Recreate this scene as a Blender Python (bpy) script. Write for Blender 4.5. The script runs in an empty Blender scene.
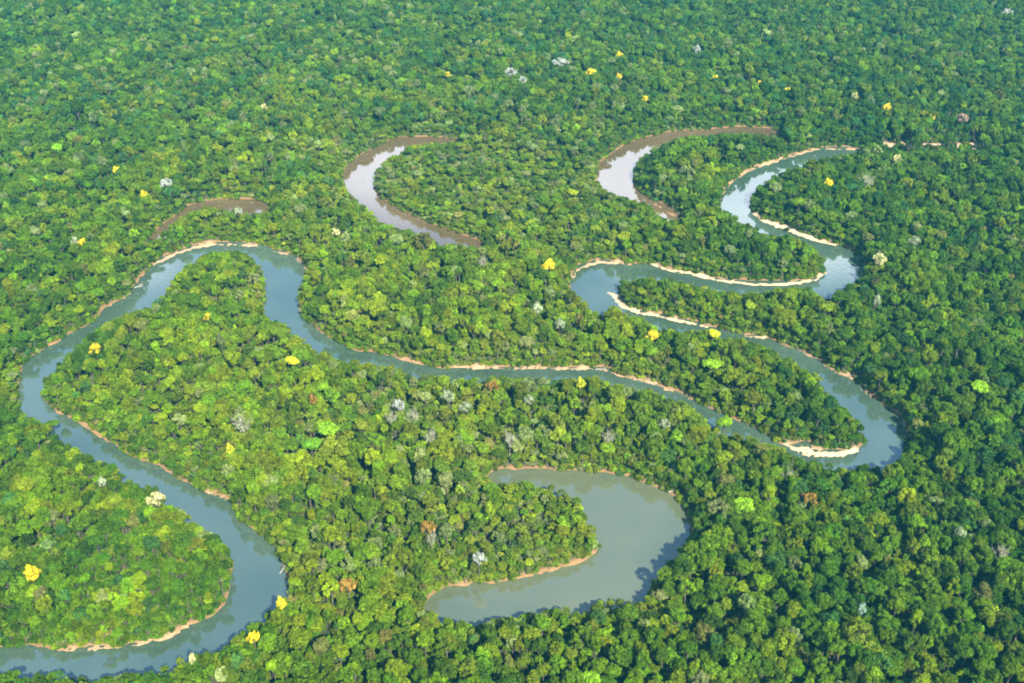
import bpy, math, random
import numpy as np
from mathutils import Vector, Matrix

random.seed(7)
rng = np.random.default_rng(11)
sc = bpy.context.scene
COL = sc.collection

# ------------------------------------------------------------------ camera
W, H = 1024.0, 683.0
F = 1150.0
CAMZ = 480.0
PITCH = math.radians(31.4)
CP, SP = math.cos(PITCH), math.sin(PITCH)

def at(px, py, z=0.0):
    u = (np.asarray(px, float) - W / 2) / F
    v = (H / 2 - np.asarray(py, float)) / F
    dx, dy, dz = u, CP + v * SP, -SP + v * CP
    t = (z - CAMZ) / dz
    return dx * t, dy * t

def proj(x, y, z):
    dz = z - CAMZ
    dep = y * CP - dz * SP
    up = y * SP + dz * CP
    return W / 2 + F * x / dep, H / 2 - F * up / dep, dep

cam = bpy.data.cameras.new('camera')
cam.lens = 36 * F / W
cam.clip_start = 1.0
cam.clip_end = 40000
co = bpy.data.objects.new('camera', cam)
co.location = (0, 0, CAMZ)
co.rotation_euler = (math.pi / 2 - PITCH, 0, 0)
COL.objects.link(co)
sc.camera = co

# ------------------------------------------------------------------ traced outlines (photo positions laid out on the ground)
MAIN = [(-160,652),(0,648),(27,645),(57,650),(75,647),(100,645),(120,647),(135,641),(152,640),(170,636),(185,626),(200,622),(215,614),(226,602),
(231,577),(234,554),(225,543),(212,534),(197,522),(185,513),(167,499),(154,487),(137,482),(120,472),(112,462),(87,456),(80,449),(62,440),(45,424),
(25,414),(19,403),(19,390),(22,370),(27,360),(50,345),(60,339),(77,330),(95,320),(105,307),(120,300),(130,295),(136,281),(145,272),(152,265),
(157,259),(175,252),(197,244),(218,242),(238,242),(260,244),(273,249),(288,252),(302,261),(306,269),(300,281),(297,297),(300,310),(304,317),(318,330),
(338,342),(356,351),(373,352),(396,357),(411,361),(431,366),(447,369),(458,366),(481,366),(511,366),(537,366),(570,367),(600,366),(610,368),(620,376),
(640,379),(662,386),(680,392),(695,401),(712,409),(737,420),(762,432),(782,444),(797,443),(807,440),(817,449),(835,449),(850,450),(860,447),(867,437),
(864,427),(855,415),(842,405),(832,395),(825,387),(821,377),(807,370),(797,363),(782,354),(762,344),(740,338),(720,332),(710,329),(700,331),(685,330),
(672,328),(658,329),(645,318),(632,317),(622,312),(612,306),(603,314),(595,311),(585,300),(572,291),(570,282),(575,268),(587,262),(602,259),(617,261),
(632,264),(652,264),(672,269),(690,272),(710,277),(735,279),(755,281),(780,281),(800,280),(815,277),(827,271),(827,262),(820,252),(805,242),(790,236),
(772,235),(760,230),(750,223),(742,222),(735,214),(722,208),(722,195),(730,182),(747,171),(765,163),(785,157),(812,149),(835,147),(857,148),
(862,151),(835,155),(820,158),(800,165),(772,176),(757,187),(751,199),(752,211),(765,220),(782,224),(797,233),(820,240),(838,244),(855,253),(865,267),
(860,277),(842,286),(833,292),(825,300),(817,292),(805,287),(780,289),(742,292),(722,290),(700,285),(680,281),(670,278),(647,277),(630,279),(612,281),
(606,287),(612,291),(620,292),(625,306),(640,310),(652,312),(672,316),(695,321),(710,326),(730,331),(750,335),(765,336),(785,346),(800,349),(815,357),
(825,362),(840,374),(855,377),(865,389),(880,401),(900,416),(908,427),(906,442),(900,457),(890,464),(877,466),(866,461),(858,467),(840,466),(825,462),(795,457),
(788,450),(770,442),(745,433),(733,430),(712,424),(698,412),(680,402),(660,395),(647,389),(625,387),(605,380),(592,377),(562,379),(532,376),(511,375),
(481,377),(456,378),(441,374),(431,372),(416,375),(396,367),(373,362),(351,361),(338,360),(328,350),(311,345),(296,335),(283,321),(266,316),(264,297),
(265,280),(260,265),(250,255),(233,250),(208,252),(193,262),(178,273),(168,286),(158,297),(144,309),(130,311),(107,321),(87,336),(67,353),(52,370),
(42,382),(42,396),(55,410),(70,417),(90,430),(107,440),(125,452),(140,460),(160,466),(180,479),(205,490),(229,500),(237,517),(255,530),(272,542),
(282,562),(289,582),(285,594),(275,606),(262,618),(245,627),(230,641),(212,648),(190,657),(175,660),(155,669),(130,672),(110,677),(85,677),(62,673),
(50,669),(30,676),(15,673),(0,671),(-160,680)]
UPPER = [(458,139),(430,137),(400,137),(380,145),(357,157),(344,170),(345,185),(357,200),(370,210),(385,222),(407,230),(430,236),(441,245),(455,243),(482,246),
(481,241),(462,235),(440,227),(417,217),(392,205),(377,192),(373,177),(382,162),(400,152),(412,144),(455,141)]
NORTH = [(781,131),(755,127),(730,127),(705,130),(675,131),(655,135),(630,142),(615,151),(599,164),(598,180),(610,191),(630,198),(642,200),(655,208),(666,219),(682,218),
(682,214),(662,203),(645,196),(636,186),(633,167),(645,152),(662,145),(680,137),(705,135),(735,132),(776,134)]
CREEK = [(149,238),(160,227),(178,214),(190,205),(213,200),(248,199),(263,202),(271,210),(258,212),(238,211),(228,209),(203,206),(185,215),(168,227),(153,240)]
LAKE = [(487,477),(495,470),(515,468),(547,469),(585,471),(622,475),(640,481),(655,487),(672,495),(685,507),(691,520),(691,535),(680,547),(670,560),(655,577),
(642,596),(625,600),(600,599),(588,606),(575,612),(560,606),(535,612),(515,615),(497,619),(477,620),(450,619),(424,606),(440,590),(460,584),(495,582),(530,575),
(560,567),(585,560),(600,547),(596,532),(587,515),(582,500),(570,491),(550,486),(527,481),(510,482),(492,481)]
STRIPS = [[(884,143),(912,144),(912,151),(884,150)],[(922,144),(980,144),(983,150),(925,151)]]
# exposed sand and soil: polylines (x, y, half thickness in photo pixels) and how pale the ground is
SANDS = [
 ([(55,652,1.5),(75,650,3),(95,649,4),(110,649,2.5),(122,649,2.5),(138,645,4.5),(152,642,3.5),(165,639,2.5),(180,632,1.5)],.75),
 ([(183,628,3),(189,626,3)],.9),
 ([(55,411,1.5),(70,418,2),(82,425,3),(92,431,2.5),(107,441,1.3)],.45),
 ([(155,464,1),(163,468,1.8),(172,473,1.5)],.4),([(203,490,1),(215,496,1.6),(228,501,1.6)],.6),
 ([(276,548,1),(282,562,2),(287,575,2.4),(287,588,1)],.5),
 ([(136,283,1.6),(144,274,1.6)],.2),([(103,309,2),(112,304,1.5)],.15),([(50,346,1.6),(60,340,1.4)],.15),
 ([(153,264,2.5),(165,259,3),(176,254,2),(185,251,3),(198,246,3.5),(218,244.5,3.3),(238,244.5,3.3),(259,246,2.4)],.72),
 ([(272,251,1),(288,255,2),(300,262,2.5),(305,268,1.6)],.7),([(298,306,1.6),(301,312,1.8)],.8),
 ([(396,358,1),(410,361,2),(425,365,1.4)],.5),
 ([(455,367,2),(481,368,2.6),(511,369,2.4),(537,368.5,2.9),(570,368.5,2.9),(598,369,3.2),(608,371,3),(622,377,1.2),(640,381,2),(655,385,2.2),(672,391,1.6),(690,400,1)],.72),
 ([(784,445,1.3),(795,449,2.4),(805,450,5.5),(815,454,3.2),(830,454,3),(845,454,3),(858,450,2.4)],1.0),
 ([(574,279,1.5),(576,271,2.5),(586,265,3),(602,262,3.6),(617,263,2.6),(632,265.5,1.4)],.72),
 ([(652,265,1.6),(672,270.5,1.8),(690,274,1.8),(710,279,2.2),(735,282.5,2.2),(755,284.5,2.2),(780,284.5,2.6),(800,282.5,2.2),(815,280,2),(826,273,1.8)],.95),
 ([(609,293,2.5),(616,297,6),(622,307,4),(640,313.5,2.2),(655,315,2.5),(672,319,2.8),(695,324,2.2),(709,328,1.8)],.97),
 ([(745,336,1.2),(752,336.5,1.8),(764,338.5,2.5)],.85),
 ([(798,350,1),(806,354,2.5),(820,361,1.8),(838,374,2),(850,376,3.6),(862,390,3),(872,398,2),(884,405,1.6)],.55),([(905,421,1.6),(906,432,1.6)],.3),
 ([(752,213,1.2),(763,221,2),(775,225,4.2),(788,229,4),(800,235,1.6),(820,241.5,1.8),(836,245,1.6)],.98),
 ([(722,196,.9),(731,183,1.6),(747,172,1.8),(765,164.5,2),(785,158.5,2),(803,153,1.8),(818,149,2.6),(835,149,1.6),(857,149,1.2)],.62),
 ([(885,147,4.6),(911,147.5,4.6)],.82),([(922,147.5,4.6),(982,147,4.6)],.82),
 ([(455,586,.7),(495,583,.8),(518,578,1.5),(535,575,1.0),(560,568,1.2),(585,561,1.5),(599,550,1)],.4),
 ([(512,469,2),(520,469,1.2)],.3),
 ([(666,212,2),(676,216,2),(645,199,1.3)],.25),
]

def smooth(poly, n=4):
    P = np.array(poly, float); m = len(P); out = []
    for i in range(m):
        p0, p1, p2, p3 = P[(i-1) % m], P[i], P[(i+1) % m], P[(i+2) % m]
        for k in range(n):
            t = k / n
            out.append(.5 * ((2*p1) + (p2-p0)*t + (2*p0-5*p1+4*p2-p3)*t*t + (3*p1-p0-3*p2+p3)*t**3))
    return np.array(out)

RS = 2; RX0, RY0, RX1, RY1 = -180, 90, 1110, 720
RWI, RHI = (RX1-RX0)*RS, (RY1-RY0)*RS
def raster(poly, sm=True):
    P = smooth(poly) if sm else np.array(poly, float)
    m = np.zeros((RHI, RWI), bool)
    X, Y = P[:, 0], P[:, 1]; X2, Y2 = np.roll(X, -1), np.roll(Y, -1)
    for r in range(RHI):
        y = RY0 + (r + .5) / RS
        k = ((Y <= y) & (Y2 > y)) | ((Y2 <= y) & (Y > y))
        if not k.any(): continue
        xs = np.sort(X[k] + (y - Y[k]) * (X2[k]-X[k]) / (Y2[k]-Y[k]))
        for a, b in zip(xs[::2], xs[1::2]):
            ia, ib = int(math.ceil((a-RX0)*RS-.5)), int(math.floor((b-RX0)*RS-.5))
            if ib >= ia: m[r, max(0, ia):max(0, ib+1)] ^= True
    return m
M_MAIN, M_UP, M_NO, M_CR, M_LA = [raster(p) for p in (MAIN, UPPER, NORTH, CREEK, LAKE)]
M_ST = raster(STRIPS[0], False) | raster(STRIPS[1], False)
# sand: distance to polyline with varying thickness
gy, gx = np.mgrid[0:RHI, 0:RWI]
gx = RX0 + (gx + .5) / RS; gy = RY0 + (gy + .5) / RS
SAND = np.zeros((RHI, RWI), np.float32)
for pl, pale in SANDS:
    for (x0, y0, w0), (x1, y1, w1) in zip(pl[:-1], pl[1:]):
        i0, i1 = int((min(y0, y1)-8-RY0)*RS), int((max(y0, y1)+8-RY0)*RS)
        j0, j1 = int((min(x0, x1)-8-RX0)*RS), int((max(x0, x1)+8-RX0)*RS)
        sx, sy = gx[i0:i1, j0:j1], gy[i0:i1, j0:j1]
        L2 = (x1-x0)**2 + (y1-y0)**2
        t = np.clip(((sx-x0)*(x1-x0)+(sy-y0)*(y1-y0))/L2, 0, 1)
        d = np.hypot(sx-x0-t*(x1-x0), sy-y0-t*(y1-y0))
        wob = (1. if pale > .8 else .72 + .5*np.sin(sx*.21+sy*.33)*np.sin(sx*.083)) + .35*np.sin(sx*.9+sy*.5) + .25*np.sin(sx*.37-sy*1.3)
        k = d < ((.88*(w0+(w1-w0)*t)) if pale == 1.0 else .3+.46*(w0+(w1-w0)*t))*wob
        SAND[i0:i1, j0:j1][k] = np.maximum(SAND[i0:i1, j0:j1][k], pale)
OPEN = M_MAIN | M_UP | M_NO | M_CR | M_LA | M_ST | (SAND > 0)

def look(mask, px, py):
    j = np.floor((px-RX0)*RS).astype(int); i = np.floor((py-RY0)*RS).astype(int)
    ok = (i >= 0) & (i < RHI) & (j >= 0) & (j < RWI)
    v = mask[np.clip(i, 0, RHI-1), np.clip(j, 0, RWI-1)]
    return np.where(ok, v, 0)

# ------------------------------------------------------------------ ground raster in world metres
CELL = 2.0
GX0, GX1, GY0, GY1 = -760.0, 800.0, 340.0, 1400.0
xs = np.arange(GX0, GX1+.1, CELL); ys = np.arange(GY0, GY1+.1, CELL)
GXX, GYY = np.meshgrid(xs, ys)
SWEEP = [0, 2, 4, 6, 8, 10]
def swept(mask):
    out = np.zeros(GXX.shape, bool)
    for z in SWEEP:
        px, py, _ = proj(GXX, GYY, z)
        out |= look(mask, px, py).astype(bool)
    return out
px0, py0, _ = proj(GXX, GYY, 0.)
sandw = look(SAND, px0, py0).astype(np.float32)
bodies = {k: swept(m) for k, m in (('main', M_MAIN), ('upper', M_UP), ('north', M_NO), ('creek', M_CR), ('lake', M_LA))}
ST_W = look(M_ST, px0, py0).astype(bool)
water = np.zeros(GXX.shape, bool)
for b in bodies.values(): water |= b
water &= ~((sandw > 0) | ST_W)

def blur(a, n=1):
    a = a.astype(np.float32)
    for _ in range(n):
        for ax in (0, 1):
            a = (np.roll(a, 1, ax) + 2*a + np.roll(a, -1, ax)) / 4
    return a
def dist_to(mask, lim=16):
    d = np.where(mask, 0, 1e3).astype(np.float32)
    for _ in range(lim):
        n = d.copy()
        for dy, dx, c in ((0,1,1),(0,-1,1),(1,0,1),(-1,0,1),(1,1,1.414),(1,-1,1.414),(-1,1,1.414),(-1,-1,1.414)):
            n = np.minimum(n, np.roll(np.roll(d, dy, 0), dx, 1) + c)
        d = n
    return d * CELL
DW = dist_to(water)                   # distance from land to water
DL = dist_to(~water, 8)
wb = blur(water, 1)
def wave(x, y, seed, wl):
    r = np.random.default_rng(seed); s = 0
    for _ in range(7):
        a = r.uniform(0, 2*math.pi); k = 2*math.pi/(wl*r.uniform(.6, 1.7)); p = r.uniform(0, 6.28)
        s = s + np.sin((x*math.cos(a)+y*math.sin(a))*k + p)
    return s / 7**.5 / 1.2
land_h = 2.2*np.clip(DW/5, 0, 1) + .5*wave(GXX, GYY, 5, 30)*np.clip(DW/10, 0, 1)
sb = blur(sandw > 0, 1)
land_h = land_h*(1-sb) + sb*np.clip(.25+.10*DW + .1*wave(GXX, GYY, 8, 9), .08, 1.4)
hgt = np.where(water, -np.clip(DL*.5, .3, 3), land_h)
hgt = blur(hgt, 1)
hgt = np.where(~water, np.maximum(hgt, .05), np.minimum(hgt, -.12))

# ------------------------------------------------------------------ materials
def nmat(name):
    m = bpy.data.materials.new(name); m.use_nodes = True
    nt = m.node_tree; nt.nodes.clear()
    return m, nt, nt.nodes, nt.links
def ground_material():
    m, nt, N, L = nmat('forest_ground')
    out = N.new('ShaderNodeOutputMaterial'); b = N.new('ShaderNodeBsdfPrincipled'); b.inputs['Roughness'].default_value = .95
    L.new(b.outputs[0], out.inputs[0])
    geo = N.new('ShaderNodeNewGeometry')
    def noise(scale, detail=5):
        n = N.new('ShaderNodeTexNoise'); n.inputs['Scale'].default_value = scale; n.inputs['Detail'].default_value = detail
        L.new(geo.outputs['Position'], n.inputs['Vector']); return n
    n1, n2 = noise(.12), noise(.9)
    def ramp(src, cols):
        r = N.new('ShaderNodeValToRGB'); e = r.color_ramp.elements
        e[0].position, e[0].color = cols[0][0], (*cols[0][1], 1); e[1].position, e[1].color = cols[1][0], (*cols[1][1], 1)
        for p, c in cols[2:]:
            q = e.new(p); q.color = (*c, 1)
        L.new(src, r.inputs[0]); return r
    floor = ramp(n1.outputs[0], [(.35, (.022, .035, .010)), (.7, (.05, .055, .022))])
    soil = ramp(n2.outputs[0], [(.3, (.13, .068, .026)), (.7, (.25, .14, .055))])
    sand = ramp(n2.outputs[0], [(.25, (.42, .30, .16)), (.7, (.62, .50, .33))])
    def mix(f, a, bb):
        x = N.new('ShaderNodeMix'); x.data_type = 'RGBA'
        if f is not None: L.new(f, x.inputs[0])
        L.new(a, x.inputs[6]); L.new(bb, x.inputs[7]); return x
    ab = N.new('ShaderNodeAttribute'); ab.attribute_name = 'bank'
    asd = N.new('ShaderNodeAttribute'); asd.attribute_name = 'sand'
    m1 = mix(ab.outputs['Fac'], floor.outputs[0], soil.outputs[0])
    m2 = mix(asd.outputs['Fac'], m1.outputs[2], sand.outputs[0])
    L.new(m2.outputs[2], b.inputs['Base Color'])
    bp = N.new('ShaderNodeBump'); bp.inputs['Strength'].default_value = .5; bp.inputs['Distance'].default_value = .6
    L.new(n2.outputs[0], bp.inputs['Height']); L.new(bp.outputs[0], b.inputs['Normal'])
    return m
def water_material(name, deep, silt, spec, rough=.06):
    m, nt, N, L = nmat(name)
    out = N.new('ShaderNodeOutputMaterial'); b = N.new('ShaderNodeBsdfDiffuse'); gl = N.new('ShaderNodeBsdfGlossy')
    gl.inputs['Roughness'].default_value = rough; gl.inputs[0].default_value = (1, 1, 1, 1)
    fr = N.new('ShaderNodeFresnel'); fr.inputs[0].default_value = spec
    mx = N.new('ShaderNodeMixShader'); L.new(fr.outputs[0], mx.inputs[0]); L.new(b.outputs[0], mx.inputs[1]); L.new(gl.outputs[0], mx.inputs[2])
    L.new(mx.outputs[0], out.inputs[0])
    geo = N.new('ShaderNodeNewGeometry')
    n = N.new('ShaderNodeTexNoise'); n.inputs['Scale'].default_value = .012; n.inputs['Detail'].default_value = 4
    L.new(geo.outputs['Position'], n.inputs['Vector'])
    r = N.new('ShaderNodeValToRGB'); e = r.color_ramp.elements
    e[0].position, e[0].color = .35, (*deep, 1); e[1].position, e[1].color = .68, (*silt, 1)
    L.new(n.outputs[0], r.inputs[0]); L.new(r.outputs[0], b.inputs[0])
    n2 = N.new('ShaderNodeTexNoise'); n2.inputs['Scale'].default_value = .35; n2.inputs['Detail'].default_value = 3
    L.new(geo.outputs['Position'], n2.inputs['Vector'])
    bp = N.new('ShaderNodeBump'); bp.inputs['Strength'].default_value = .12; bp.inputs['Distance'].default_value = .25
    L.new(n2.outputs[0], bp.inputs['Height']); L.new(bp.outputs[0], gl.inputs['Normal'])
    return m
def leaf_material():
    m, nt, N, L = nmat('leaves')
    out = N.new('ShaderNodeOutputMaterial')
    at1 = N.new('ShaderNodeAttribute'); at1.attribute_name = 'tint'; at1.attribute_type = 'INSTANCER'
    at2 = N.new('ShaderNodeAttribute'); at2.attribute_name = 'vary'
    mul = N.new('ShaderNodeVectorMath'); mul.operation = 'SCALE'
    L.new(at1.outputs['Vector'], mul.inputs[0]); L.new(at2.outputs['Fac'], mul.inputs['Scale'])
    d = N.new('ShaderNodeBsdfDiffuse'); t = N.new('ShaderNodeBsdfTranslucent')
    L.new(mul.outputs[0], d.inputs[0])
    warm = N.new('ShaderNodeVectorMath'); warm.operation = 'MULTIPLY'; warm.inputs[1].default_value = (1.25, 1.15, .6)
    L.new(mul.outputs[0], warm.inputs[0]); L.new(warm.outputs[0], t.inputs[0])
    mx = N.new('ShaderNodeMixShader'); mx.inputs[0].default_value = .2
    L.new(d.outputs[0], mx.inputs[1]); L.new(t.outputs[0], mx.inputs[2])
    g = N.new('ShaderNodeBsdfGlossy'); g.inputs['Roughness'].default_value = .45; g.inputs[0].default_value = (1, 1, 1, 1)
    mx2 = N.new('ShaderNodeMixShader'); mx2.inputs[0].default_value = .006
    L.new(mx.outputs[0], mx2.inputs[1]); L.new(g.outputs[0], mx2.inputs[2])
    L.new(mx2.outputs[0], out.inputs[0])
    return m
def bark_material(name, c0, c1):
    m, nt, N, L = nmat(name)
    out = N.new('ShaderNodeOutputMaterial'); b = N.new('ShaderNodeBsdfPrincipled'); b.inputs['Roughness'].default_value = .9
    tc = N.new('ShaderNodeTexCoord'); n = N.new('ShaderNodeTexNoise'); n.inputs['Scale'].default_value = 2.5; n.inputs['Detail'].default_value = 5
    L.new(tc.outputs['Object'], n.inputs['Vector'])
    r = N.new('ShaderNodeValToRGB'); e = r.color_ramp.elements
    e[0].position, e[0].color = .35, (*c0, 1); e[1].position, e[1].color = .7, (*c1, 1)
    L.new(n.outputs[0], r.inputs[0]); L.new(r.outputs[0], b.inputs['Base Color']); L.new(b.outputs[0], out.inputs[0])
    return m
M_GROUND = ground_material()
M_LEAF = leaf_material()
M_BARK = bark_material('bark', (.05, .042, .03), (.13, .11, .08))
M_PALE = bark_material('pale_bark', (.20, .185, .155), (.40, .37, .32))
M_RIVER = water_material('river_water', (.038, .070, .048), (.068, .106, .080), 3.0)
M_SILT = water_material('silty_water', (.095, .066, .032), (.13, .09, .048), 3.0)
M_LAKE = water_material('lake_water', (.075, .098, .060), (.108, .122, .070), 2.5)

def mesh_from(name, verts, faces, mats, fmat=None, smooth_faces=False):
    me = bpy.data.meshes.new(name)
    verts = np.asarray(verts, np.float32); faces = np.asarray(faces, np.int32)
    me.vertices.add(len(verts)); me.vertices.foreach_set('co', verts.ravel())
    n = faces.shape[1]
    me.loops.add(faces.size); me.loops.foreach_set('vertex_index', faces.ravel())
    me.polygons.add(len(faces)); me.polygons.foreach_set('loop_start', np.arange(0, faces.size, n, dtype=np.int32))
    me.polygons.foreach_set('loop_total', np.full(len(faces), n, np.int32))
    for mt in mats: me.materials.append(mt)
    if fmat is not None: me.polygons.foreach_set('material_index', np.asarray(fmat, np.int32))
    me.polygons.foreach_set('use_smooth', np.full(len(faces), smooth_faces, bool))
    me.update(calc_edges=True); me.validate()
    return me
def fattr(me, name, vals):
    a = me.attributes.new(name, 'FLOAT', 'POINT'); a.data.foreach_set('value', np.asarray(vals, np.float32).ravel())
def link(name, data, parent=None, **props):
    o = bpy.data.objects.new(name, data); COL.objects.link(o)
    if parent is not None: o.parent = parent
    for k, v in props.items(): o[k] = v
    return o

# ------------------------------------------------------------------ ground: one sheet to the horizon, fine where the rivers run
ext = [30, 70, 140, 280, 560, 1100, 2200, 4500, 9000, 18000]
X = np.concatenate([GX0-np.array(ext[::-1]), xs, GX1+np.array(ext)])
Y = np.concatenate([GY0-np.array(ext[::-1]), ys, GY1+np.array(ext)])
NX, NY, E = len(X), len(Y), len(ext)
Z = np.full((NY, NX), 2.2, np.float32); Z[E:-E, E:-E] = hgt
e = 12
edge = np.minimum.reduce([np.arange(len(ys))[:, None]+0*GXX, (len(ys)-1-np.arange(len(ys)))[:, None]+0*GXX,
                          np.arange(len(xs))[None, :]+0*GXX, (len(xs)-1-np.arange(len(xs)))[None, :]+0*GXX])
k = np.clip(edge/e, 0, 1)
left_out = (GXX < GX0+60) & (py0 > 600)
Z[E:-E, E:-E] = np.where(left_out, hgt, hgt*k + 2.2*(1-k))
XX, YY = np.meshgrid(X, Y)
V = np.stack([XX, YY, Z], -1).reshape(-1, 3)
idx = np.arange(NX*NY).reshape(NY, NX)
Fq = np.stack([idx[:-1, :-1], idx[:-1, 1:], idx[1:, 1:], idx[1:, :-1]], -1).reshape(-1, 4)
gm = mesh_from('forest_floor', V, Fq, [M_GROUND], smooth_faces=True)
bank = np.zeros((NY, NX), np.float32); bank[E:-E, E:-E] = np.maximum(np.clip(1-(DW-1.5)/2.5, 0, 1), np.clip(sb*3, 0, 1))
sandv = np.zeros((NY, NX), np.float32); sandv[E:-E, E:-E] = blur(sandw**2.2, 1)
fattr(gm, 'bank', bank); fattr(gm, 'sand', sandv)
ground = link('ground', gm, kind='structure', label='dark forest floor with red earth banks and pale sandbars beside the rivers')

# water sheets
def water_obj(name, mask, mat, label):
    big = dist_to(mask, 3) <= 4.1
    c = big[:-1, :-1] & big[1:, 1:] & big[:-1, 1:] & big[1:, :-1]
    ii, jj = np.nonzero(c)
    nx = len(xs)
    q = np.stack([ii*nx+jj, ii*nx+jj+1, (ii+1)*nx+jj+1, (ii+1)*nx+jj], -1)
    u, inv = np.unique(q, return_inverse=True)
    vv = np.stack([GXX.ravel()[u], GYY.ravel()[u], np.zeros(len(u))], -1)
    me = mesh_from(name, vv, inv.reshape(-1, 4), [mat], smooth_faces=True)
    return link(name, me, kind='structure', label=label)
water_obj('river', bodies['main'], M_RIVER, 'long blue green river winding in tight loops through the forest')
water_obj('lake', bodies['lake'], M_LAKE, 'crescent shaped grey green oxbow lake in the lower middle')
water_obj('river_bend', bodies['upper'], M_SILT, 'pale silty hooked river bend in the upper middle')
water_obj('river_bend', bodies['north'], M_SILT, 'pale silty hooked river bend in the upper right')
water_obj('creek', bodies['creek'], bpy.data.materials['silty_water'], 'narrow brown arc of muddy water in the upper left')

# ------------------------------------------------------------------ tree forms
def ico():
    t = (1+5**.5)/2
    v = np.array([(-1,t,0),(1,t,0),(-1,-t,0),(1,-t,0),(0,-1,t),(0,1,t),(0,-1,-t),(0,1,-t),(t,0,-1),(t,0,1),(-t,0,-1),(-t,0,1)], float)
    v /= np.linalg.norm(v[0])
    f = [(0,11,5),(0,5,1),(0,1,7),(0,7,10),(0,10,11),(1,5,9),(5,11,4),(11,10,2),(10,7,6),(7,1,8),(3,9,4),(3,4,2),(3,2,6),(3,6,8),(3,8,9),(4,9,5),(2,4,11),(6,2,10),(8,6,7),(9,8,1)]
    v = [tuple(p) for p in v]; cache = {}; nf = []
    def mid(a, b):
        k = (min(a, b), max(a, b))
        if k not in cache:
            p = (np.array(v[a])+np.array(v[b])); p /= np.linalg.norm(p); v.append(tuple(p)); cache[k] = len(v)-1
        return cache[k]
    for a, b, c in f:
        ab, bc, ca = mid(a, b), mid(b, c), mid(c, a)
        nf += [(a, ab, ca), (b, bc, ab), (c, ca, bc), (ab, bc, ca)]
    return np.array(v), np.array(nf)
IV, IF = ico()
def unit(v): return v/np.maximum(np.linalg.norm(v, axis=-1, keepdims=True), 1e-9)

def crown_mesh(name, r, nl, flat, lobe, leaves, leaf, rad=5.0, zc=13.0, low=-.35, sparse=False, irregular=.18):
    """leafy crown built of leaf-sprays over several uneven lobes; r: numpy generator"""
    V, Fc, var = [], [], []
    nv = 0
    cs = []
    for i in range(nl*12):
        d = unit(r.normal(size=3))
        if d[2] < low: continue
        c = d*np.array([1, 1, flat])*(1-lobe)*r.uniform(.72, 1.12)
        c[:2] *= 1+irregular*math.sin(2*math.atan2(d[1], d[0])+nl)
        if all(np.linalg.norm(c-o[0]) > lobe*.82 for o in cs):
            cs.append((c, lobe*r.uniform(.7, 1.25)))
        if len(cs) >= nl: break
    for c, lr in cs:
        lv = r.uniform(.68, 1.32)
        if not sparse:
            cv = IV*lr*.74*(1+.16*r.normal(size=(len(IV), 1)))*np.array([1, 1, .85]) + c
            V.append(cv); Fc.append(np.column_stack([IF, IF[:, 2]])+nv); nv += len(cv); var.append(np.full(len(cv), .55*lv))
        n = int(leaves*(lr/lobe)**1.6)
        d = unit(r.normal(size=(n, 3)) + unit(c+np.array([0, 0, .25]))*.55)
        rr = lr*(.82+.34*r.random((n, 1))**1.6)
        p = c + d*rr*np.array([1, 1, .88])
        nm = unit(d + .55*r.normal(size=(n, 3)))
        tx = unit(np.cross(nm, r.normal(size=(n, 3)))); ty = np.cross(nm, tx)
        s = leaf*r.uniform(.6, 1.4, (n, 1))
        q = np.stack([p-tx*s, p-ty*s*.62+nm*s*.15, p+tx*s, p+ty*s*.62+nm*s*.15], 1)
        V.append(q.reshape(-1, 3)); Fc.append(np.arange(n*4).reshape(-1, 4)+nv); nv += n*4
        vv = lv*np.clip(r.normal(1, .22, n), .4, 1.7)
        var.append(np.repeat(vv, 4))
    V = np.concatenate(V)*np.array([rad, rad, rad]) + np.array([0, 0, zc])
    Fc = np.concatenate(Fc)
    # triangles were stored as degenerate quads: split
    tri = Fc[:, 2] == Fc[:, 3]
    T = np.concatenate([Fc[tri][:, :3], Fc[~tri][:, [0, 1, 2]], Fc[~tri][:, [0, 2, 3]]])
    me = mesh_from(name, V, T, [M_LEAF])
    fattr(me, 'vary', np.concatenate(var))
    return me, [c*rad+np.array([0, 0, zc]) for c, _ in cs]

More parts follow.
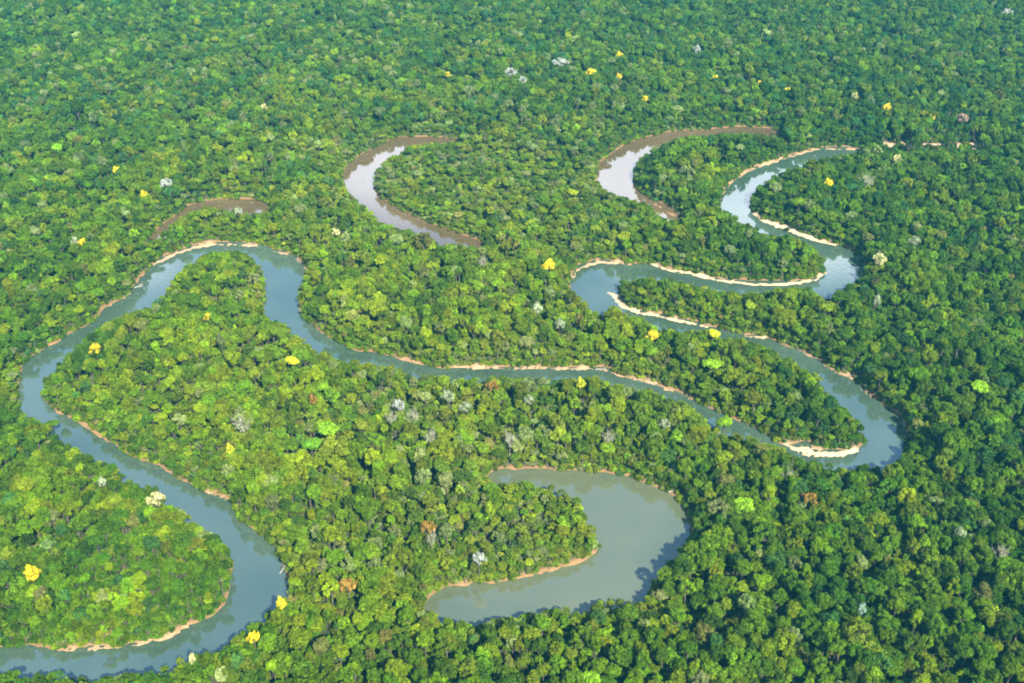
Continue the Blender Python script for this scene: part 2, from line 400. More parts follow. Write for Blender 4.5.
def tube(path, radii, sides=6):
    V, Fc = [], []
    path = [np.array(p, float) for p in path]
    for i, p in enumerate(path):
        d = path[min(i+1, len(path)-1)]-path[max(i-1, 0)]; d /= np.linalg.norm(d)
        a = np.cross(d, (0, 0, 1) if abs(d[2]) < .9 else (1, 0, 0)); a /= np.linalg.norm(a); b = np.cross(d, a)
        for k in range(sides):
            t = 2*math.pi*k/sides; V.append(p+(a*math.cos(t)+b*math.sin(t))*radii[i])
    for i in range(len(path)-1):
        for k in range(sides):
            A, B = i*sides+k, i*sides+(k+1) % sides
            Fc.append((A, B, B+sides, A+sides))
    return V, Fc
def trunk_mesh(name, r, targets, zc, base=.45, mat=None, twigs=0):
    V, Fc = [], []
    def add(path, rad, sides=6):
        v, f = tube(path, rad, sides); n = len(V); V.extend(v); Fc.extend([tuple(i+n for i in q) for q in f])
    lean = r.normal(size=2)*.5
    fork = np.array([lean[0], lean[1], zc-4.2])
    add([(0, 0, -.6), (0, 0, .5), (lean[0]*.4, lean[1]*.4, fork[2]*.5), tuple(fork)], [base*1.7, base*1.15, base*.85, base*.7], 7)
    for t in targets:
        t = np.array(t); m = fork*.5+t*.5+r.normal(size=3)*.35+np.array([0, 0, -.4])
        add([fork, m, t], [base*.5, base*.33, base*.14], 5)
        for _ in range(twigs):
            tip = t+(t-fork)*r.uniform(.15, .45)+r.normal(size=3)*1.1+np.array([0, 0, .5])
            s = m*.35+t*.65
            add([s, (s+tip)/2+r.normal(size=3)*.25, tip], [base*.22, base*.15, base*.07], 4)
            for _ in range(2):
                tp = tip+r.normal(size=3)*.9+np.array([0, 0, .4]); add([(s+tip)/2, tp], [base*.12, base*.05], 3)
    return mesh_from(name, V, Fc, [mat or M_BARK], smooth_faces=True)

def joined(name, parts):
    V, T, mats, fm, var, n = [], [], [], [], [], 0
    for me in parts:
        me.calc_loop_triangles()
        v = np.zeros(len(me.vertices)*3, np.float32); me.vertices.foreach_get('co', v); v = v.reshape(-1, 3)
        t = np.zeros(len(me.loop_triangles)*3, np.int32); me.loop_triangles.foreach_get('vertices', t)
        V.append(v); T.append(t.reshape(-1, 3)+n); n += len(v)
        mats.append(me.materials[0]); fm.append(np.full(len(me.loop_triangles), len(mats)-1))
        if 'vary' in me.attributes:
            a = np.zeros(len(v), np.float32); me.attributes['vary'].data.foreach_get('value', a)
        else: a = np.ones(len(v), np.float32)
        var.append(a)
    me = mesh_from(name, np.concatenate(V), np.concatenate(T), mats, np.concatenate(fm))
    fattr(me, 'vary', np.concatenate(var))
    return me

FORMS = []          # (crown mesh, trunk mesh, joined mesh); crown radius 5 m, centre 13 m up
spec = [ # nl, flat, lobe, leaves, leaf
 (22,.85,.27,62,.070),(18,.78,.31,74,.075),(26,.95,.25,54,.068),(14,.70,.34,85,.078),(24,1.0,.27,60,.07),
 (18,.62,.29,66,.072),(30,.82,.23,46,.066),(16,1.05,.33,80,.075),(20,.74,.28,62,.078),(26,.8,.25,54,.068),
 (12,.85,.37,92,.075),(22,1.1,.28,62,.07)]
for i, (nl, fl, lo, lv, le) in enumerate(spec):
    r = np.random.default_rng(100+i)
    cm, cs = crown_mesh('crown', r, nl, fl, lo, lv, le)
    tm = trunk_mesh('trunk', r, cs[:5], 13)
    FORMS.append((cm, tm, joined('tree_form', [cm, tm])))
# special forms
r = np.random.default_rng(300)
FLAT, fcs = crown_mesh('crown', r, 15, .36, .30, 120, .085, low=-.1)
FLAT_T = trunk_mesh('trunk', r, fcs[:7], 13)
LOOSE, lcs = crown_mesh('crown', r, 13, .75, .30, 60, .085, sparse=True)
LOOSE_T = trunk_mesh('trunk', r, lcs, 13, base=.36, twigs=1)
DENSE, dcs = crown_mesh('crown', r, 16, .8, .33, 140, .08)
BLOOM, ycs = crown_mesh('crown', r, 11, .62, .30, 85, .075, irregular=.35)
BLOOM_T = trunk_mesh('trunk', r, ycs[:6], 13)
DENSE_T = trunk_mesh('trunk', r, dcs[:6], 13)
BARE, bcs = crown_mesh('crown', r, 12, .6, .26, 26, .07, sparse=True)
BARE_T = trunk_mesh('trunk', r, bcs, 13, base=.42, mat=M_PALE, twigs=4)
SHRUBS = []
for i in range(5):
    r = np.random.default_rng(400+i)
    cm, cs = crown_mesh('foliage', r, 7, .75, .48, 90, .13, rad=3.0, zc=1.9, low=-.6)
    SHRUBS.append(cm)

fm_ = joined('tree_form', [FLAT, FLAT_T]); FORMS.append((FLAT, FLAT_T, fm_))
forms_col = bpy.data.collections.new('tree_forms')
for i, f in enumerate(FORMS):
    forms_col.objects.link(bpy.data.objects.new('form_%02d' % i, f[2]))
shr_col = bpy.data.collections.new('shrub_forms')
for i, f in enumerate(SHRUBS):
    shr_col.objects.link(bpy.data.objects.new('shrub_form_%02d' % i, f))

# ------------------------------------------------------------------ colours of foliage (base colours; the dark mix also holds cloud shade)
TINTS = {'deep green': (.018,.068,.002), 'mid green': (.060,.130,.001), 'fresh green': (.096,.182,.001), 'yellow green': (.168,.222,.002),
         'olive': (.115,.145,.008), 'grey green': (.185,.215,.090), 'lime green': (.14,.28,.004), 'blue green': (.012,.082,.030), 'brownish': (.16,.130,.045)}
TN = list(TINTS); TV = np.array([TINTS[k] for k in TN])
#            deep mid fresh yel  oliv grey lime blue brown
P_BASE = np.array([.19,.33,.27,.11,.05,.02,.012,.012,.006])
P_YEL  = np.array([.05,.15,.26,.32,.15,.04,.02,.0,.01])
P_GREY = np.array([.05,.12,.14,.22,.19,.23,.01,.01,.03])
P_DARK_SHADE = np.array([.36,.33,.16,.05,.03,.01,.01,.05,.01])  # darker-leaved trees; also paints cloud-shadow bands into the foliage colour
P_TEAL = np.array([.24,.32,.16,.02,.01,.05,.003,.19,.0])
# (kind, photo x, y, radius x, radius y, weight)
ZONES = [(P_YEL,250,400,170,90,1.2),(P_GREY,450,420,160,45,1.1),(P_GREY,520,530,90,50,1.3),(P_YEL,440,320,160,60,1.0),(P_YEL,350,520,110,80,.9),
 (P_GREY,480,180,100,45,1.2),(P_YEL,560,350,140,60,.8),(P_DARK_SHADE,970,330,110,190,2.4),(P_DARK_SHADE,740,150,70,25,1.3),(P_DARK_SHADE,840,205,80,25,1.1),(P_DARK_SHADE,740,245,80,25,1.1),
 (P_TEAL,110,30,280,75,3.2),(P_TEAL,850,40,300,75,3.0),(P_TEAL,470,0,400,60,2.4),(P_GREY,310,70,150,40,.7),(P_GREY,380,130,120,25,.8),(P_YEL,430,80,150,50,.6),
 (P_DARK_SHADE,90,570,130,85,1.1),(P_YEL,250,160,200,60,.6),(P_TEAL,60,60,150,60,1.0),(P_DARK_SHADE,930,380,80,70,1.0),(P_DARK_SHADE,40,400,50,90,.9),(P_YEL,720,385,90,40,.7),(P_YEL,800,330,110,30,.5),(P_DARK_SHADE,40,290,120,90,.8),(P_YEL,650,620,250,60,.4),(P_DARK_SHADE,950,560,130,130,1.5),(P_DARK_SHADE,800,600,120,60,.5),(P_DARK_SHADE,60,620,100,40,.6),(P_DARK_SHADE,556,100,22,14,4.0),(P_DARK_SHADE,350,112,70,12,1.0),(P_DARK_SHADE,870,130,110,14,1.2)]
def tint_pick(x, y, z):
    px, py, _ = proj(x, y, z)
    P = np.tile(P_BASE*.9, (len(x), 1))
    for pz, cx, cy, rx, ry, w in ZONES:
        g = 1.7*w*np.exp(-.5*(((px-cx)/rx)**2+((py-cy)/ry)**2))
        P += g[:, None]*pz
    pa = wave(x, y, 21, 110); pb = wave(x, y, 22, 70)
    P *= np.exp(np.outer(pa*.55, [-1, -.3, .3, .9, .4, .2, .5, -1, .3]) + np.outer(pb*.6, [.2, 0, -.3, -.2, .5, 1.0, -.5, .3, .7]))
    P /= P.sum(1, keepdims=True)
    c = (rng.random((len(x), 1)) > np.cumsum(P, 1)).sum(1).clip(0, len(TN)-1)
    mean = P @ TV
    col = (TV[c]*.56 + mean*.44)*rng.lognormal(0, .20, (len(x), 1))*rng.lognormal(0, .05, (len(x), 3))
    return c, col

# ------------------------------------------------------------------ where trees stand
def hsample(x, y):
    j = np.clip(((x-GX0)/CELL).round().astype(int), 0, len(xs)-1); i = np.clip(((y-GY0)/CELL).round().astype(int), 0, len(ys)-1)
    ins = (x > GX0) & (x < GX1) & (y > GY0) & (y < GY1)
    return np.where(ins, hgt[i, j], 2.2), np.where(ins, DW[i, j], 99.), np.where(ins, water[i, j] | (sandw[i, j] > 0), False)
def clear(x, y, g, top, cz, rad, tol=.75):
    """True where a tree neither stands in water nor hides the open river seen from the plane"""
    bad = np.zeros(len(x), bool)
    pts = [(0, 0, .3), (0, 0, cz), (0, 0, top*.97), (-tol, 0, cz), (tol, 0, cz), (-tol*.7, 0, top*.88), (tol*.7, 0, top*.88), (0, -tol, cz), (0, tol, cz), (0, 0, top*.5)]
    for ox, oy, z in pts:
        px, py, _ = proj(x+ox*rad, y+oy*rad, g+z)
        bad |= look(OPEN, px, py).astype(bool)
    return ~bad
def grid(step, ymin, ymax, jit=.42):
    rows = []
    n = int((ymax-ymin)/(step*.866))
    for k in range(n):
        y = ymin+k*step*.866
        half = .49*(y*CP+CAMZ*SP)*1.12+250
        m = int(2*half/step); x = -half+np.arange(m)*step+(k % 2)*step/2
        rows.append(np.stack([x, np.full(m, y)], -1))
    p = np.concatenate(rows); return p + rng.uniform(-jit, jit, p.shape)*step
p = grid(6.05, 290, 2500)
x, y = p[:, 0], p[:, 1]
size = np.clip(rng.lognormal(0, .24, len(x))*(1+.17*wave(x, y, 31, 90)), .5, 1.75)
g, dw, wet = hsample(x, y)
qx, qy, _ = proj(x, y, 8.0)
scrub = np.zeros(len(x))
for cx, cy, rx, ry in ((480,180,100,36),(520,535,72,46),(420,225,40,18),(450,425,80,26)):
    scrub = np.maximum(scrub, np.clip(1.6*np.exp(-((qx-cx)/rx)**2-((qy-cy)/ry)**2), 0, 1)*(1 if cy != 425 else .6))
size *= np.where(dw < 12, .85, 1)*(1-.30*scrub)
emergent = rng.random(len(x)) < .012
hs = np.clip(size*rng.normal(1.02, .23, len(x))*(1+.08*wave(x, y, 33, 60)), .45, 1.6)*.92*(1-.30*scrub)*np.where(dw < 18, .86, 1)
size = np.where(emergent, size*1.35, size); sx = size*.77; hs = np.where(emergent, hs*1.25, hs)
gap = (wave(x, y, 41, 38) > 1.72)
ok = (~wet) & (dw > 2.2) & ~gap & clear(x, y, g, 17.2*hs, 13*hs, 5*sx)
big = np.stack([x, y, g, sx, hs], -1)[ok]
# smaller trees and saplings that close the wall of leaves along the banks and under the gaps
p = grid(5.2, 330, 1420)
x, y = p[:, 0], p[:, 1]
g, dw, wet = hsample(x, y)
s2 = rng.uniform(.42, .62, len(x)); h2 = s2*rng.uniform(.85, 1.15, len(x))
ok = (~wet) & (dw > 1.2) & (dw < 20) & clear(x, y, g, 17.2*h2, 13*h2, 5*s2, .6)
small = np.stack([x, y, g, s2, h2], -1)[ok]
ALL = np.concatenate([big, small])
print('trees', len(big), len(small))

# ------------------------------------------------------------------ named single trees
# kind, x, y, radius (photo px), label
Y_, L_, O_, P_, B_ = 'yellow_flowering_tree', 'lime_leaved_tree', 'orange_leaved_tree', 'pale_crowned_tree', 'bare_branched_tree'
SPECIAL = [
 (Y_,32,572,9.5,'largest yellow flowering tree, loose ragged crown inside the bottom left river loop'),
 (Y_,281,603,6.5,'round bright yellow tree on the bank where the bottom left river bends'),
 (Y_,253,636,6.5,'small yellow crown just below the bottom left river bend, lowest yellow tree'),
 (Y_,95,348,7,'flat bright yellow crown at the left tip of the central peninsula'),
 (Y_,208,316,4.5,'small yellow crown standing between the two arms of the left river loop'),
 (Y_,230,449,5.5,'yellow green round crown beside the tall bare white tree'),
 (Y_,82,242,4,'small yellow crown touching a white tree in the far left forest'),
 (Y_,336,232,4.2,'pale yellow crown left of the upper middle silty bend'),
 (Y_,549,265,8,'ragged golden yellow tree just left of the sandy bend in the middle'),
 (Y_,652,334,7,'golden yellow crown just below the long white sandbar of the middle bend'),
 (Y_,581,383,6,'yellow green crown on the near bank of the central river stretch'),
 (Y_,117,169,4.5,'small yellow crown high in the left forest, upper one of two'),
 (Y_,144,194,4.5,'small golden crown beside a grey tree, above the brown creek'),
 (Y_,263,107,4,'pale yellow crown in the upper left forest, alone above the creek'),
 (Y_,448,74,3.2,'faint yellow crown left of a pair of grey trees near the top'),
 (Y_,591,71,5.5,'wide golden crown near the top, just below and left of another yellow tree'),
 (Y_,620,55,5,'topmost golden crown in the forest, near the top middle'),
 (Y_,619,76,3.2,'tiny yellow crown directly below the topmost golden crown'),
 (Y_,645,98,3.6,'small yellow crown above the upper right silty bend'),
 (Y_,715,78,4.6,'bright yellow crown above the upper right silty bend, starting a row of yellow trees'),
 (Y_,760,83,3.6,'dull yellow crown in the row of yellow trees, second from the west'),
 (Y_,787,90,3.6,'small orange yellow crown in the row of yellow trees, third from the west'),
 (Y_,855,95,3.6,'small pale yellow crown left of the brightest yellow crown at upper right'),
 (Y_,887,107,5,'brightest yellow crown in the upper right forest'),
 (Y_,932,117,3.6,'small yellow crown left of the brown leafless tree at upper right'),
 (Y_,829,182,4.6,'yellow crown on the peninsula inside the upper right river loop'),
 (Y_,896,158,5.5,'cream yellow crown just below the far right strip of bare bank'),
 (L_,327,426,11,'wide flat lime green crown on the central peninsula'),
 (L_,325,384,8,'lime green crown on a visible pale trunk above the flat lime crown'),
 (L_,292,358,7,'yellow lime crown near the river on the central peninsula'),
 (L_,981,384,9,'bright lime green crown alone in the dark forest at the right edge'),
 (L_,712,361,9,'broad lime green crown on the tongue of forest between the right river arms'),
 (L_,714,331,6,'lime yellow crown poking over the near bank of the right river arm'),
 (L_,745,502,10,'vivid green flat crown below the right river loop'),
 (L_,311,442,9,'dull lime crown below the wide flat lime crown'),
 (L_,725,419,8,'pale lime crown leaning over the lower river arm on the right'),
 (L_,592,675,9,'pale lime crown on the bottom edge below the oxbow lake'),
 (L_,634,291,0,''),
 (O_,347,583,9,'orange leaved crown left of the oxbow lake'),
 (O_,810,497,8,'rusty orange crown below the right river loop'),
 (O_,963,117,7,'pinkish brown crown high in the upper right forest'),
 (O_,313,399,5.5,'small orange brown crown left of the lime tree with pale trunk'),
 (O_,492,384,6.5,'orange tinged crown on the near bank of the central river stretch'),
 (O_,428,526,8,'faded orange crown west of the oxbow peninsula'),
 (P_,448,396,6.5,'whitish crown below the central river, upper of a pair'),
 (P_,465,407,6.5,'whitish crown below the central river, lower of a pair'),
 (P_,399,405,6,'pale grey crown left of the whitish pair in the centre'),
 (P_,300,439,4.5,'small white crown left of the dull lime crown'),
 (P_,529,400,5,'small white crown below the straight sandy bank of the central river'),
 (P_,665,424,5.5,'white crown near the river at the right end of the central peninsula'),
 (P_,537,307,7.5,'large whitish crown in the middle forest, upper of two'),
 (P_,560,324,6,'whitish crown in the middle forest, lower of two'),
 (P_,155,499,9,'cream white crown on the near bank in the lower left'),
 (P_,102,482,5,'small white crown beside the bright green crowns in the lower left'),
 (P_,914,241,6.5,'white crown right of the river bend in the right forest'),
 (P_,877,300,5,'pale round crown below and right of the right river bend'),
 (P_,880,259,8,'pale yellowish crown right beside the sharp right river bend'),
 (P_,74,241,4.5,'small white crown touching a yellow one in the far left forest'),
 (P_,166,183,6.5,'grey white crown beside a golden tree above the brown creek'),
 (P_,511,72,7,'grey crown near the top middle, left larger of two'),
 (P_,523,80,4.5,'small grey crown just right of a larger grey one near the top'),
 (P_,560,62,8,'wide grey crown near the top between grey and golden trees'),
 (P_,697,49,5,'grey crown near the top right of centre'),
 (P_,862,609,6,'pale blue green crown in the lower right forest'),
 (P_,960,533,7,'pale crown with dry twigs in the right forest, left of a bare tree'),
 (P_,238,211,4,'white crown standing in front of the brown creek'),
 (P_,190,617,0,''),
 (P_,192,658,4.5,'cream crown on the near bank of the bottom left river'),
 (P_,479,556,7,'pale grey green crown near the left end of the oxbow peninsula'),
 (P_,640,98,0,''),
 (P_,1008,12,5,'small white grey crown near the top right corner'),
 (P_,990,75,0,''),
 (B_,241,424,11,'tall bare white branching tree on the central peninsula'),
 (B_,412,417,8,'bare whitish tree beside the grey crown in the centre'),
 (B_,391,418,7,'leaning bare white tree left of another bare one in the centre'),
 (B_,431,436,8,'bare white tree below the whitish pair in the centre'),
 (B_,510,440,9,'grey bare branched tree above the left end of the oxbow lake'),
 (B_,608,436,8,'bluish grey bare tree in the forest above the oxbow lake'),
 (B_,787,472,7,'bare white trunk just below the white sandbar of the right loop'),
 (B_,1001,552,8,'bare twisted white tree near the right edge'),
 (B_,432,538,7,'bare white limbs west of the oxbow peninsula'),
 (B_,866,180,8,'grey bare tree on the peninsula of the upper right river loop'),
 (B_,483,262,6,'thin bare white tree below the end of the upper middle bend'),
 (B_,850,575,0,''),
]
KTINT = {Y_: (.60,.52,.02), L_: (.17,.32,.012), O_: (.27,.17,.03), P_: (.28,.34,.20), B_: (.27,.31,.16)}
KMESH = {Y_: (BLOOM, BLOOM_T), L_: (FLAT, FLAT_T), O_: (BLOOM, BLOOM_T), P_: (LOOSE, LOOSE_T), B_: (BARE, BARE_T)}
KCAT = {Y_: 'flowering tree', L_: 'tree', O_: 'tree', P_: 'tree', B_: 'bare tree'}
KGRP = {Y_: 'yellow flowering trees scattered in the forest', L_: 'lime green trees scattered in the forest', O_: 'orange and brown trees scattered in the forest',
        P_: 'pale crowned trees scattered in the forest', B_: 'bare white trees scattered in the forest'}

def place(name, x, y, z, sx, hs, rot, crown, trunk, tint, label, cat, group, sy=1.0):
    t = bpy.data.objects.new(name, None); COL.objects.link(t)
    t.empty_display_size = 1.0
    t.location = (x, y, z); t.rotation_euler = (0, 0, rot); t.scale = (sx, sx*sy, hs)
    t['label'] = label; t['category'] = cat; t['group'] = group
    c = bpy.data.objects.new('crown', crown); COL.objects.link(c); c.parent = t; c['tint'] = [float(v) for v in tint]
    k = bpy.data.objects.new('trunk', trunk); COL.objects.link(k); k.parent = t
    return t
keep = np.ones(len(ALL), bool)
for kd, px, py, rp, lab in SPECIAL:
    if rp == 0: continue
    X0, Y0 = at(px, py, 16.0); _, _, dep = proj(X0, Y0, 16.0)
    rad = rp*(.80 if kd == B_ else 1.0)*dep/F; s = rad/5.0
    hs = float(np.clip(.95+.35*s, 1.15, 1.6)); 
    X0, Y0 = at(px, py, 14.0*hs+2)
    X0, Y0 = float(X0), float(Y0)
    gg = float(hsample(np.array([X0]), np.array([Y0]))[0][0])
    gg = max(gg, .2)
    cr, tr = KMESH[kd]
    tint = np.array(KTINT[kd])*random.uniform(.85, 1.15)
    if 'cream' in lab or 'pale yellow' in lab: tint = np.array((.46,.45,.20))
    if 'yellow green' in lab or 'yellow lime' in lab or 'lime yellow' in lab: tint = np.array((.42,.46,.02))
    if 'blue' in lab: tint = np.array((.22,.34,.27))
    if 'grey' in lab and kd == P_: tint = np.array((.34,.38,.34))
    if 'pinkish' in lab: tint = np.array((.30,.21,.15))
    if 'dull lime' in lab: tint = np.array((.10,.24,.012))
    if kd in (L_,) : hs *= .95
    place(kd, X0, Y0, gg, s, hs, random.uniform(0, 6.28), cr, tr, tint, lab, KCAT[kd], KGRP[kd])
    d = np.hypot(ALL[:, 0]-X0, ALL[:, 1]-Y0)
    keep &= d > rad*.62
    # taller neighbours on the camera side would hide it
    front = (np.abs(ALL[:, 0]-X0) < rad+ALL[:, 3]*3) & (ALL[:, 1] < Y0) & (ALL[:, 1] > Y0-rad-9)
    ALL[front, 4] = np.minimum(ALL[front, 4], hs*.80)
ALL = ALL[keep]

# ------------------------------------------------------------------ the forest: nearest 300 as single trees, the rest as one mass
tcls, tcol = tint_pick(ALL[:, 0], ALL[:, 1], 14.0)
fidx = rng.integers(0, len(FORMS), len(ALL)); frot = rng.uniform(0, 6.28, len(ALL)); faspect = rng.uniform(.85, 1.18, len(ALL))
px, py, dep = proj(ALL[:, 0], ALL[:, 1], ALL[:, 2]+13*ALL[:, 4])
shown = ALL[:, 3]/dep
inframe = (px > 4) & (px < 1020) & (py > 10) & (py < 678) & (ALL[:, 3] > .56)
order = np.argsort(np.where(inframe, -shown, 1))
pick = order[:300]
single = np.zeros(len(ALL), bool); single[pick] = True
ZX = [(140,'in the bottom left corner'),(290,'low left below the river bend'),(425,'low left of the oxbow lake'),(560,'below the left end of the oxbow lake'),
      (700,'below the right end of the oxbow lake'),(820,'low right of the oxbow lake'),(920,'low in the right forest'),(2000,'in the bottom right corner')]
def zone(px, py):
    if px < 236 and py < 648: base = 'inside the bottom left river loop'
    elif py < 560: base = 'in the middle distance' + (' left' if px < 342 else ' centre' if px < 684 else ' right')
    else:
        for lim, nm in ZX:
            if px < lim: base = nm; break
    row = 'upper row' if py < 600 else 'middle row' if py < 645 else 'lowest row'
    return base, row
ORD = ['leftmost','second','third','fourth','fifth','sixth','seventh','eighth','ninth','tenth','eleventh','twelfth','thirteenth','fourteenth','fifteenth','sixteenth']
SZ = lambda s: 'large' if s > 1.0 else 'small' if s < .78 else 'medium'
buckets = {}
for i in pick:
    buckets.setdefault((SZ(ALL[i, 3]), TN[tcls[i]], *zone(px[i], py[i])), []).append(i)
for (szn, cn, zn, row), lst in buckets.items():
    lst.sort(key=lambda i: px[i])
    for k, i in enumerate(lst):
        if len(lst) == 1: lab = f'{szn} {cn} crown {zn}, {row}'
        elif k < len(ORD): lab = f'{ORD[k]} {szn} {cn} crown {zn}, {row}'
        a, b_, g0, s0, h0 = ALL[i]
        c, t_, _ = FORMS[fidx[i]]
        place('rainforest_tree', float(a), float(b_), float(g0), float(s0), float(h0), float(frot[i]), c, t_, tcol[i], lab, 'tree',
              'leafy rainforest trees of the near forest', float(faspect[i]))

def scatter(name, pts, scl, rot, idx, tint, coll, label):
    me = bpy.data.meshes.new(name)
    me.vertices.add(len(pts)); me.vertices.foreach_set('co', np.asarray(pts, np.float32).ravel())
    a = me.attributes.new('scl', 'FLOAT_VECTOR', 'POINT'); a.data.foreach_set('vector', np.asarray(scl, np.float32).ravel())
    a = me.attributes.new('rotz', 'FLOAT_VECTOR', 'POINT'); rr = np.zeros((len(pts), 3), np.float32); rr[:, 2] = rot; a.data.foreach_set('vector', rr.ravel())
    a = me.attributes.new('form', 'INT', 'POINT'); a.data.foreach_set('value', np.asarray(idx, np.int32))
    a = me.attributes.new('tint', 'FLOAT_VECTOR', 'POINT'); a.data.foreach_set('vector', np.asarray(tint, np.float32).ravel())
    o = link(name, me, kind='stuff', label=label)
    ng = bpy.data.node_groups.new(name, 'GeometryNodeTree')
    ng.interface.new_socket('Geometry', in_out='INPUT', socket_type='NodeSocketGeometry')
    ng.interface.new_socket('Geometry', in_out='OUTPUT', socket_type='NodeSocketGeometry')
    N, L = ng.nodes, ng.links
    gi, go = N.new('NodeGroupInput'), N.new('NodeGroupOutput')
    iop = N.new('GeometryNodeInstanceOnPoints'); ci = N.new('GeometryNodeCollectionInfo')
    ci.inputs['Collection'].default_value = coll; ci.inputs['Separate Children'].default_value = True; ci.inputs['Reset Children'].default_value = True
    mp = N.new('GeometryNodeMeshToPoints')
    def na(n, t):
        q = N.new('GeometryNodeInputNamedAttribute'); q.data_type = t; q.inputs['Name'].default_value = n; return q.outputs[0]
    L.new(gi.outputs[0], mp.inputs[0]); L.new(mp.outputs[0], iop.inputs['Points'])
    L.new(ci.outputs[0], iop.inputs['Instance']); iop.inputs['Pick Instance'].default_value = True
    L.new(na('form', 'INT'), iop.inputs['Instance Index'])
    e2r = N.new('FunctionNodeEulerToRotation'); L.new(na('rotz', 'FLOAT_VECTOR'), e2r.inputs[0]); L.new(e2r.outputs[0], iop.inputs['Rotation'])
    L.new(na('scl', 'FLOAT_VECTOR'), iop.inputs['Scale'])
    L.new(iop.outputs[0], go.inputs[0])
    md = o.modifiers.new('scatter', 'NODES'); md.node_group = ng
    return o
m = ~single
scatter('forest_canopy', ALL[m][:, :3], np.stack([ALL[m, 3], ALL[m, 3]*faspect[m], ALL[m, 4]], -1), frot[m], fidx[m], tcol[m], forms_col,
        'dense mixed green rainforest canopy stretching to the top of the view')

# undergrowth along the banks and below the trees
p = grid(3.1, 340, 1420, .5)
x, y = p[:, 0], p[:, 1]
g, dw, wet = hsample(x, y)
s3 = rng.uniform(.45, 1.15, len(x)); h3 = s3*rng.uniform(.6, 1.1, len(x))
ok = (~wet) & (dw < 14) & (dw > .5) & clear(x, y, g, 4.2*h3, 2*h3, 3*s3, .45)
ub = np.stack([x, y, g-.1, s3, h3], -1)[ok]
p = grid(9, 290, 2000, .5); x, y = p[:, 0], p[:, 1]; g, dw, wet = hsample(x, y)
s3 = rng.uniform(1.0, 1.8, len(x)); h3 = s3*rng.uniform(.8, 1.3, len(x))
ok = (~wet) & (dw > 8)
uf = np.stack([x, y, g, s3, h3], -1)[ok]
U = np.concatenate([ub, uf])
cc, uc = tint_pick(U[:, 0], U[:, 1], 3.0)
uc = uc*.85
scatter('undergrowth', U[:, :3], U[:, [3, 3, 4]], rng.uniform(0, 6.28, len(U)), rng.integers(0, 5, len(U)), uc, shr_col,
        'low green undergrowth along the river banks and between trunks')
print('undergrowth', len(U))

# ------------------------------------------------------------------ fallen trunks and a shrub on the bars
def log_mesh(seed, n=3.2, ln=8.0):
    r = np.random.default_rng(seed); V, Fc = [], []
    def add(path, rad, s=6):
        v, f = tube(path, rad, s); k = len(V); V.extend(v); Fc.extend([tuple(i+k for i in q) for q in f])
    add([(-ln/2, 0, .3), (-ln/4, .2, .45), (ln/4, -.1, .5), (ln/2, .3, .9)], [.35, .32, .24, .12], 8)
    for _ in range(5):
        t = r.uniform(-.1, .48)*ln
        add([(t, 0, .5), (t+r.uniform(.5, 1.5), r.normal()*1.2, 1.1+r.random()), (t+r.uniform(1, 3), r.normal()*2.4, 1.4+r.random()*1.8)], [.2, .13, .05], 5)
    return mesh_from('fallen_log', V, Fc, [M_PALE], smooth_faces=True)
LOGS = [(283,569,1.0,1.2,'pale fallen trunk on the right bank of the bottom left river bend'),(673,492,.9,.4,'pale fallen trunk on the upper right shore of the oxbow lake'),
        (139,286,1.0,.5,'pale dead trunk lying in the water on the upper left river bank'),(904,424,.9,1.5,'bleached trunk on the right outer bank of the right river loop'),
        (852,376,.9,.7,'bleached driftwood on the reddish bank of the right river arm'),
        (600,369,.9,.1,'whitish driftwood at the east end of the central sandy bank'),(127,296,.8,1.1,'white dead trunk at the foot of the dark left bank')]
for i, (a, b_, s, rz, lab) in enumerate(LOGS):
    X0, Y0 = at(a, b_, .5); g0 = float(hsample(np.array([X0]), np.array([Y0]))[0][0])
    o = link('fallen_log', log_mesh(i), label=lab, category='fallen log', group='pale fallen trunks on the banks')
    o.location = (float(X0), float(Y0), max(g0, -.25)); o.rotation_euler = (0, 0, rz); o.scale = (s, s, s)
for (a, b_, s, lab) in [(787,230,.9,'dark green shrub alone on the white sandbar of the upper right loop')]:
    X0, Y0 = at(a, b_, 1); g0 = float(hsample(np.array([X0]), np.array([Y0]))[0][0])
    t = bpy.data.objects.new('shrub', None); COL.objects.link(t); t.location = (float(X0), float(Y0), g0); t['label'] = lab; t['category'] = 'shrub'
    c = bpy.data.objects.new('foliage', SHRUBS[0]); COL.objects.link(c); c.parent = t; c.scale = (1.1, .9, .8); c['tint'] = [.012, .035, .008]
    st = mesh_from('stem', *tube([(0, 0, -.2), (.1, 0, .8), (.3, .1, 1.7)], [.14, .1, .05], 5), [M_BARK]); s_ = bpy.data.objects.new('stem', st); COL.objects.link(s_); s_.parent = t
# tree leaning over the left river
X0, Y0 = at(52, 426, 9); X0, Y0 = float(X0), float(Y0)
t = place('leaning_tree', X0, Y0, -.3, 1.0, .8, 1.0, FORMS[3][0], LOOSE_T, TINTS['mid green'], 'dark green tree with pale trunk leaning over the water at the far left bend', 'tree', 'trees at the water edge')

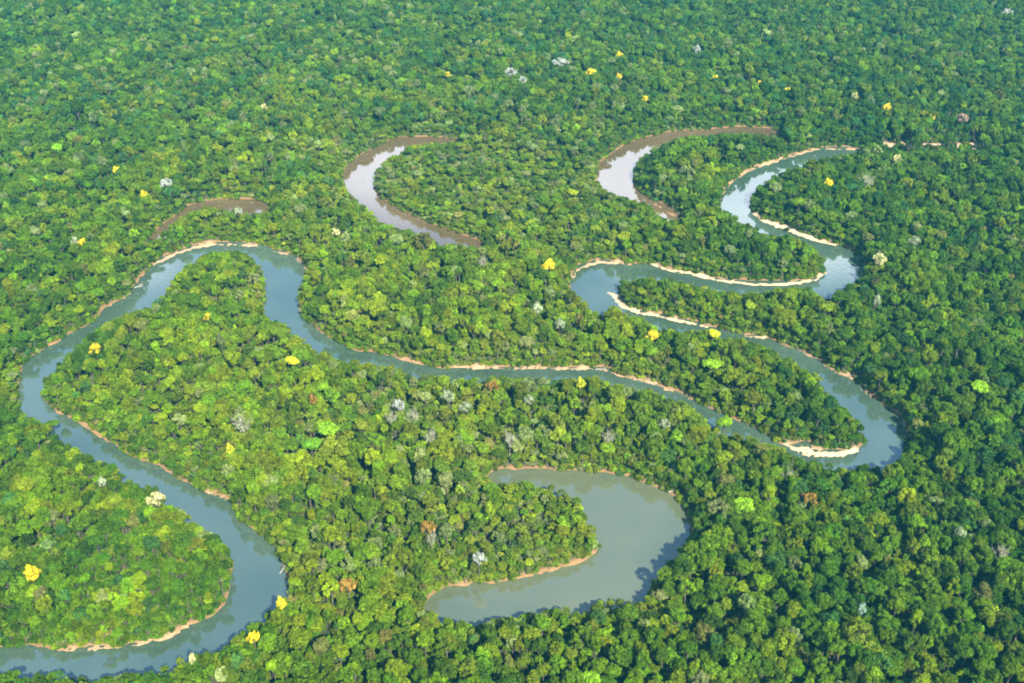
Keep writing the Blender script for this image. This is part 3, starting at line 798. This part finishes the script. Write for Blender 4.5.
# ------------------------------------------------------------------ haze
HZ = True
if HZ:
    hm, nt, N, L = nmat('haze')
    out = N.new('ShaderNodeOutputMaterial'); pv = N.new('ShaderNodeVolumePrincipled')
    pv.inputs['Color'].default_value = (.08, .56, .84, 1); pv.inputs['Density'].default_value = .000047; pv.inputs['Anisotropy'].default_value = 0.0
    L.new(pv.outputs[0], out.inputs['Volume'])
    a, b_, c0, c1, z0, z1 = -19500, 19500, -18500, 20500, -5, CAMZ+6
    hv = [(a,c0,z0),(b_,c0,z0),(b_,c1,z0),(a,c1,z0),(a,c0,z1),(b_,c0,z1),(b_,c1,z1),(a,c1,z1)]
    hf = [(0,3,2,1),(4,5,6,7),(0,1,5,4),(1,2,6,5),(2,3,7,6),(3,0,4,7)]
    link('haze', mesh_from('haze', hv, hf, [hm]), kind='stuff', label='thin bluish haze over the forest')

# ------------------------------------------------------------------ light
SUN_EL, SUN_AZ = math.radians(41), math.radians(157)    # azimuth clockwise from +Y: behind the camera, to the right
w = bpy.data.worlds.new('World'); sc.world = w; w.use_nodes = True
nt = w.node_tree; nt.nodes.clear()
o_ = nt.nodes.new('ShaderNodeOutputWorld'); bg = nt.nodes.new('ShaderNodeBackground'); sky = nt.nodes.new('ShaderNodeTexSky')
sky.sky_type = 'NISHITA'; sky.sun_disc = False; sky.sun_elevation = SUN_EL; sky.sun_rotation = SUN_AZ
sky.air_density = 1.0; sky.dust_density = .3; sky.ozone_density = 2.5
bg.inputs[1].default_value = .088
N, L = nt.nodes, nt.links
tc = N.new('ShaderNodeTexCoord'); sep = N.new('ShaderNodeSeparateXYZ'); L.new(tc.outputs['Generated'], sep.inputs[0])
mp = N.new('ShaderNodeMapping'); mp.inputs['Scale'].default_value = (2.2, 2.2, 6.5); L.new(tc.outputs['Generated'], mp.inputs[0])
cn = N.new('ShaderNodeTexNoise'); cn.inputs['Scale'].default_value = 1.6; cn.inputs['Detail'].default_value = 7; L.new(mp.outputs[0], cn.inputs['Vector'])
lo = N.new('ShaderNodeMapRange'); lo.inputs['From Min'].default_value = .38; lo.inputs['From Max'].default_value = .53; lo.inputs['To Min'].default_value = .32; lo.inputs['To Max'].default_value = -.22
L.new(sep.outputs['Z'], lo.inputs['Value'])
ad = N.new('ShaderNodeMath'); ad.operation = 'ADD'; L.new(cn.outputs[0], ad.inputs[0]); L.new(lo.outputs[0], ad.inputs[1])
cr = N.new('ShaderNodeMapRange'); cr.interpolation_type = 'SMOOTHSTEP'; cr.inputs['From Min'].default_value = .50; cr.inputs['From Max'].default_value = .64; L.new(ad.outputs[0], cr.inputs['Value'])
cm_ = N.new('ShaderNodeMix'); cm_.data_type = 'RGBA'; cm_.inputs[7].default_value = (7.4, 7.9, 9.2, 1)
L.new(cr.outputs[0], cm_.inputs[0]); L.new(sky.outputs[0], cm_.inputs[6])
nt.links.new(cm_.outputs[2], bg.inputs[0]); nt.links.new(bg.outputs[0], o_.inputs[0])
sl = bpy.data.lights.new('sun', 'SUN'); sl.energy = 5.0; sl.angle = math.radians(.53); sl.color = (1.0, .94, .79)
so = bpy.data.objects.new('sun', sl); COL.objects.link(so)
d = Vector((math.sin(SUN_AZ)*math.cos(SUN_EL), math.cos(SUN_AZ)*math.cos(SUN_EL), math.sin(SUN_EL)))
so.rotation_euler = d.to_track_quat('Z', 'Y').to_euler(); so.location = (300, -300, 900)

sc.view_settings.view_transform = 'Standard'; sc.view_settings.look = 'None'; sc.view_settings.gamma = 1; sc.view_settings.exposure = 1.62
sc.cycles.max_bounces = 6; sc.cycles.diffuse_bounces = 4; sc.cycles.glossy_bounces = 3; sc.cycles.volume_bounces = 1; sc.cycles.transmission_bounces = 3
sc.cycles.use_denoising = True
sc.cycles.filter_width = 1.9
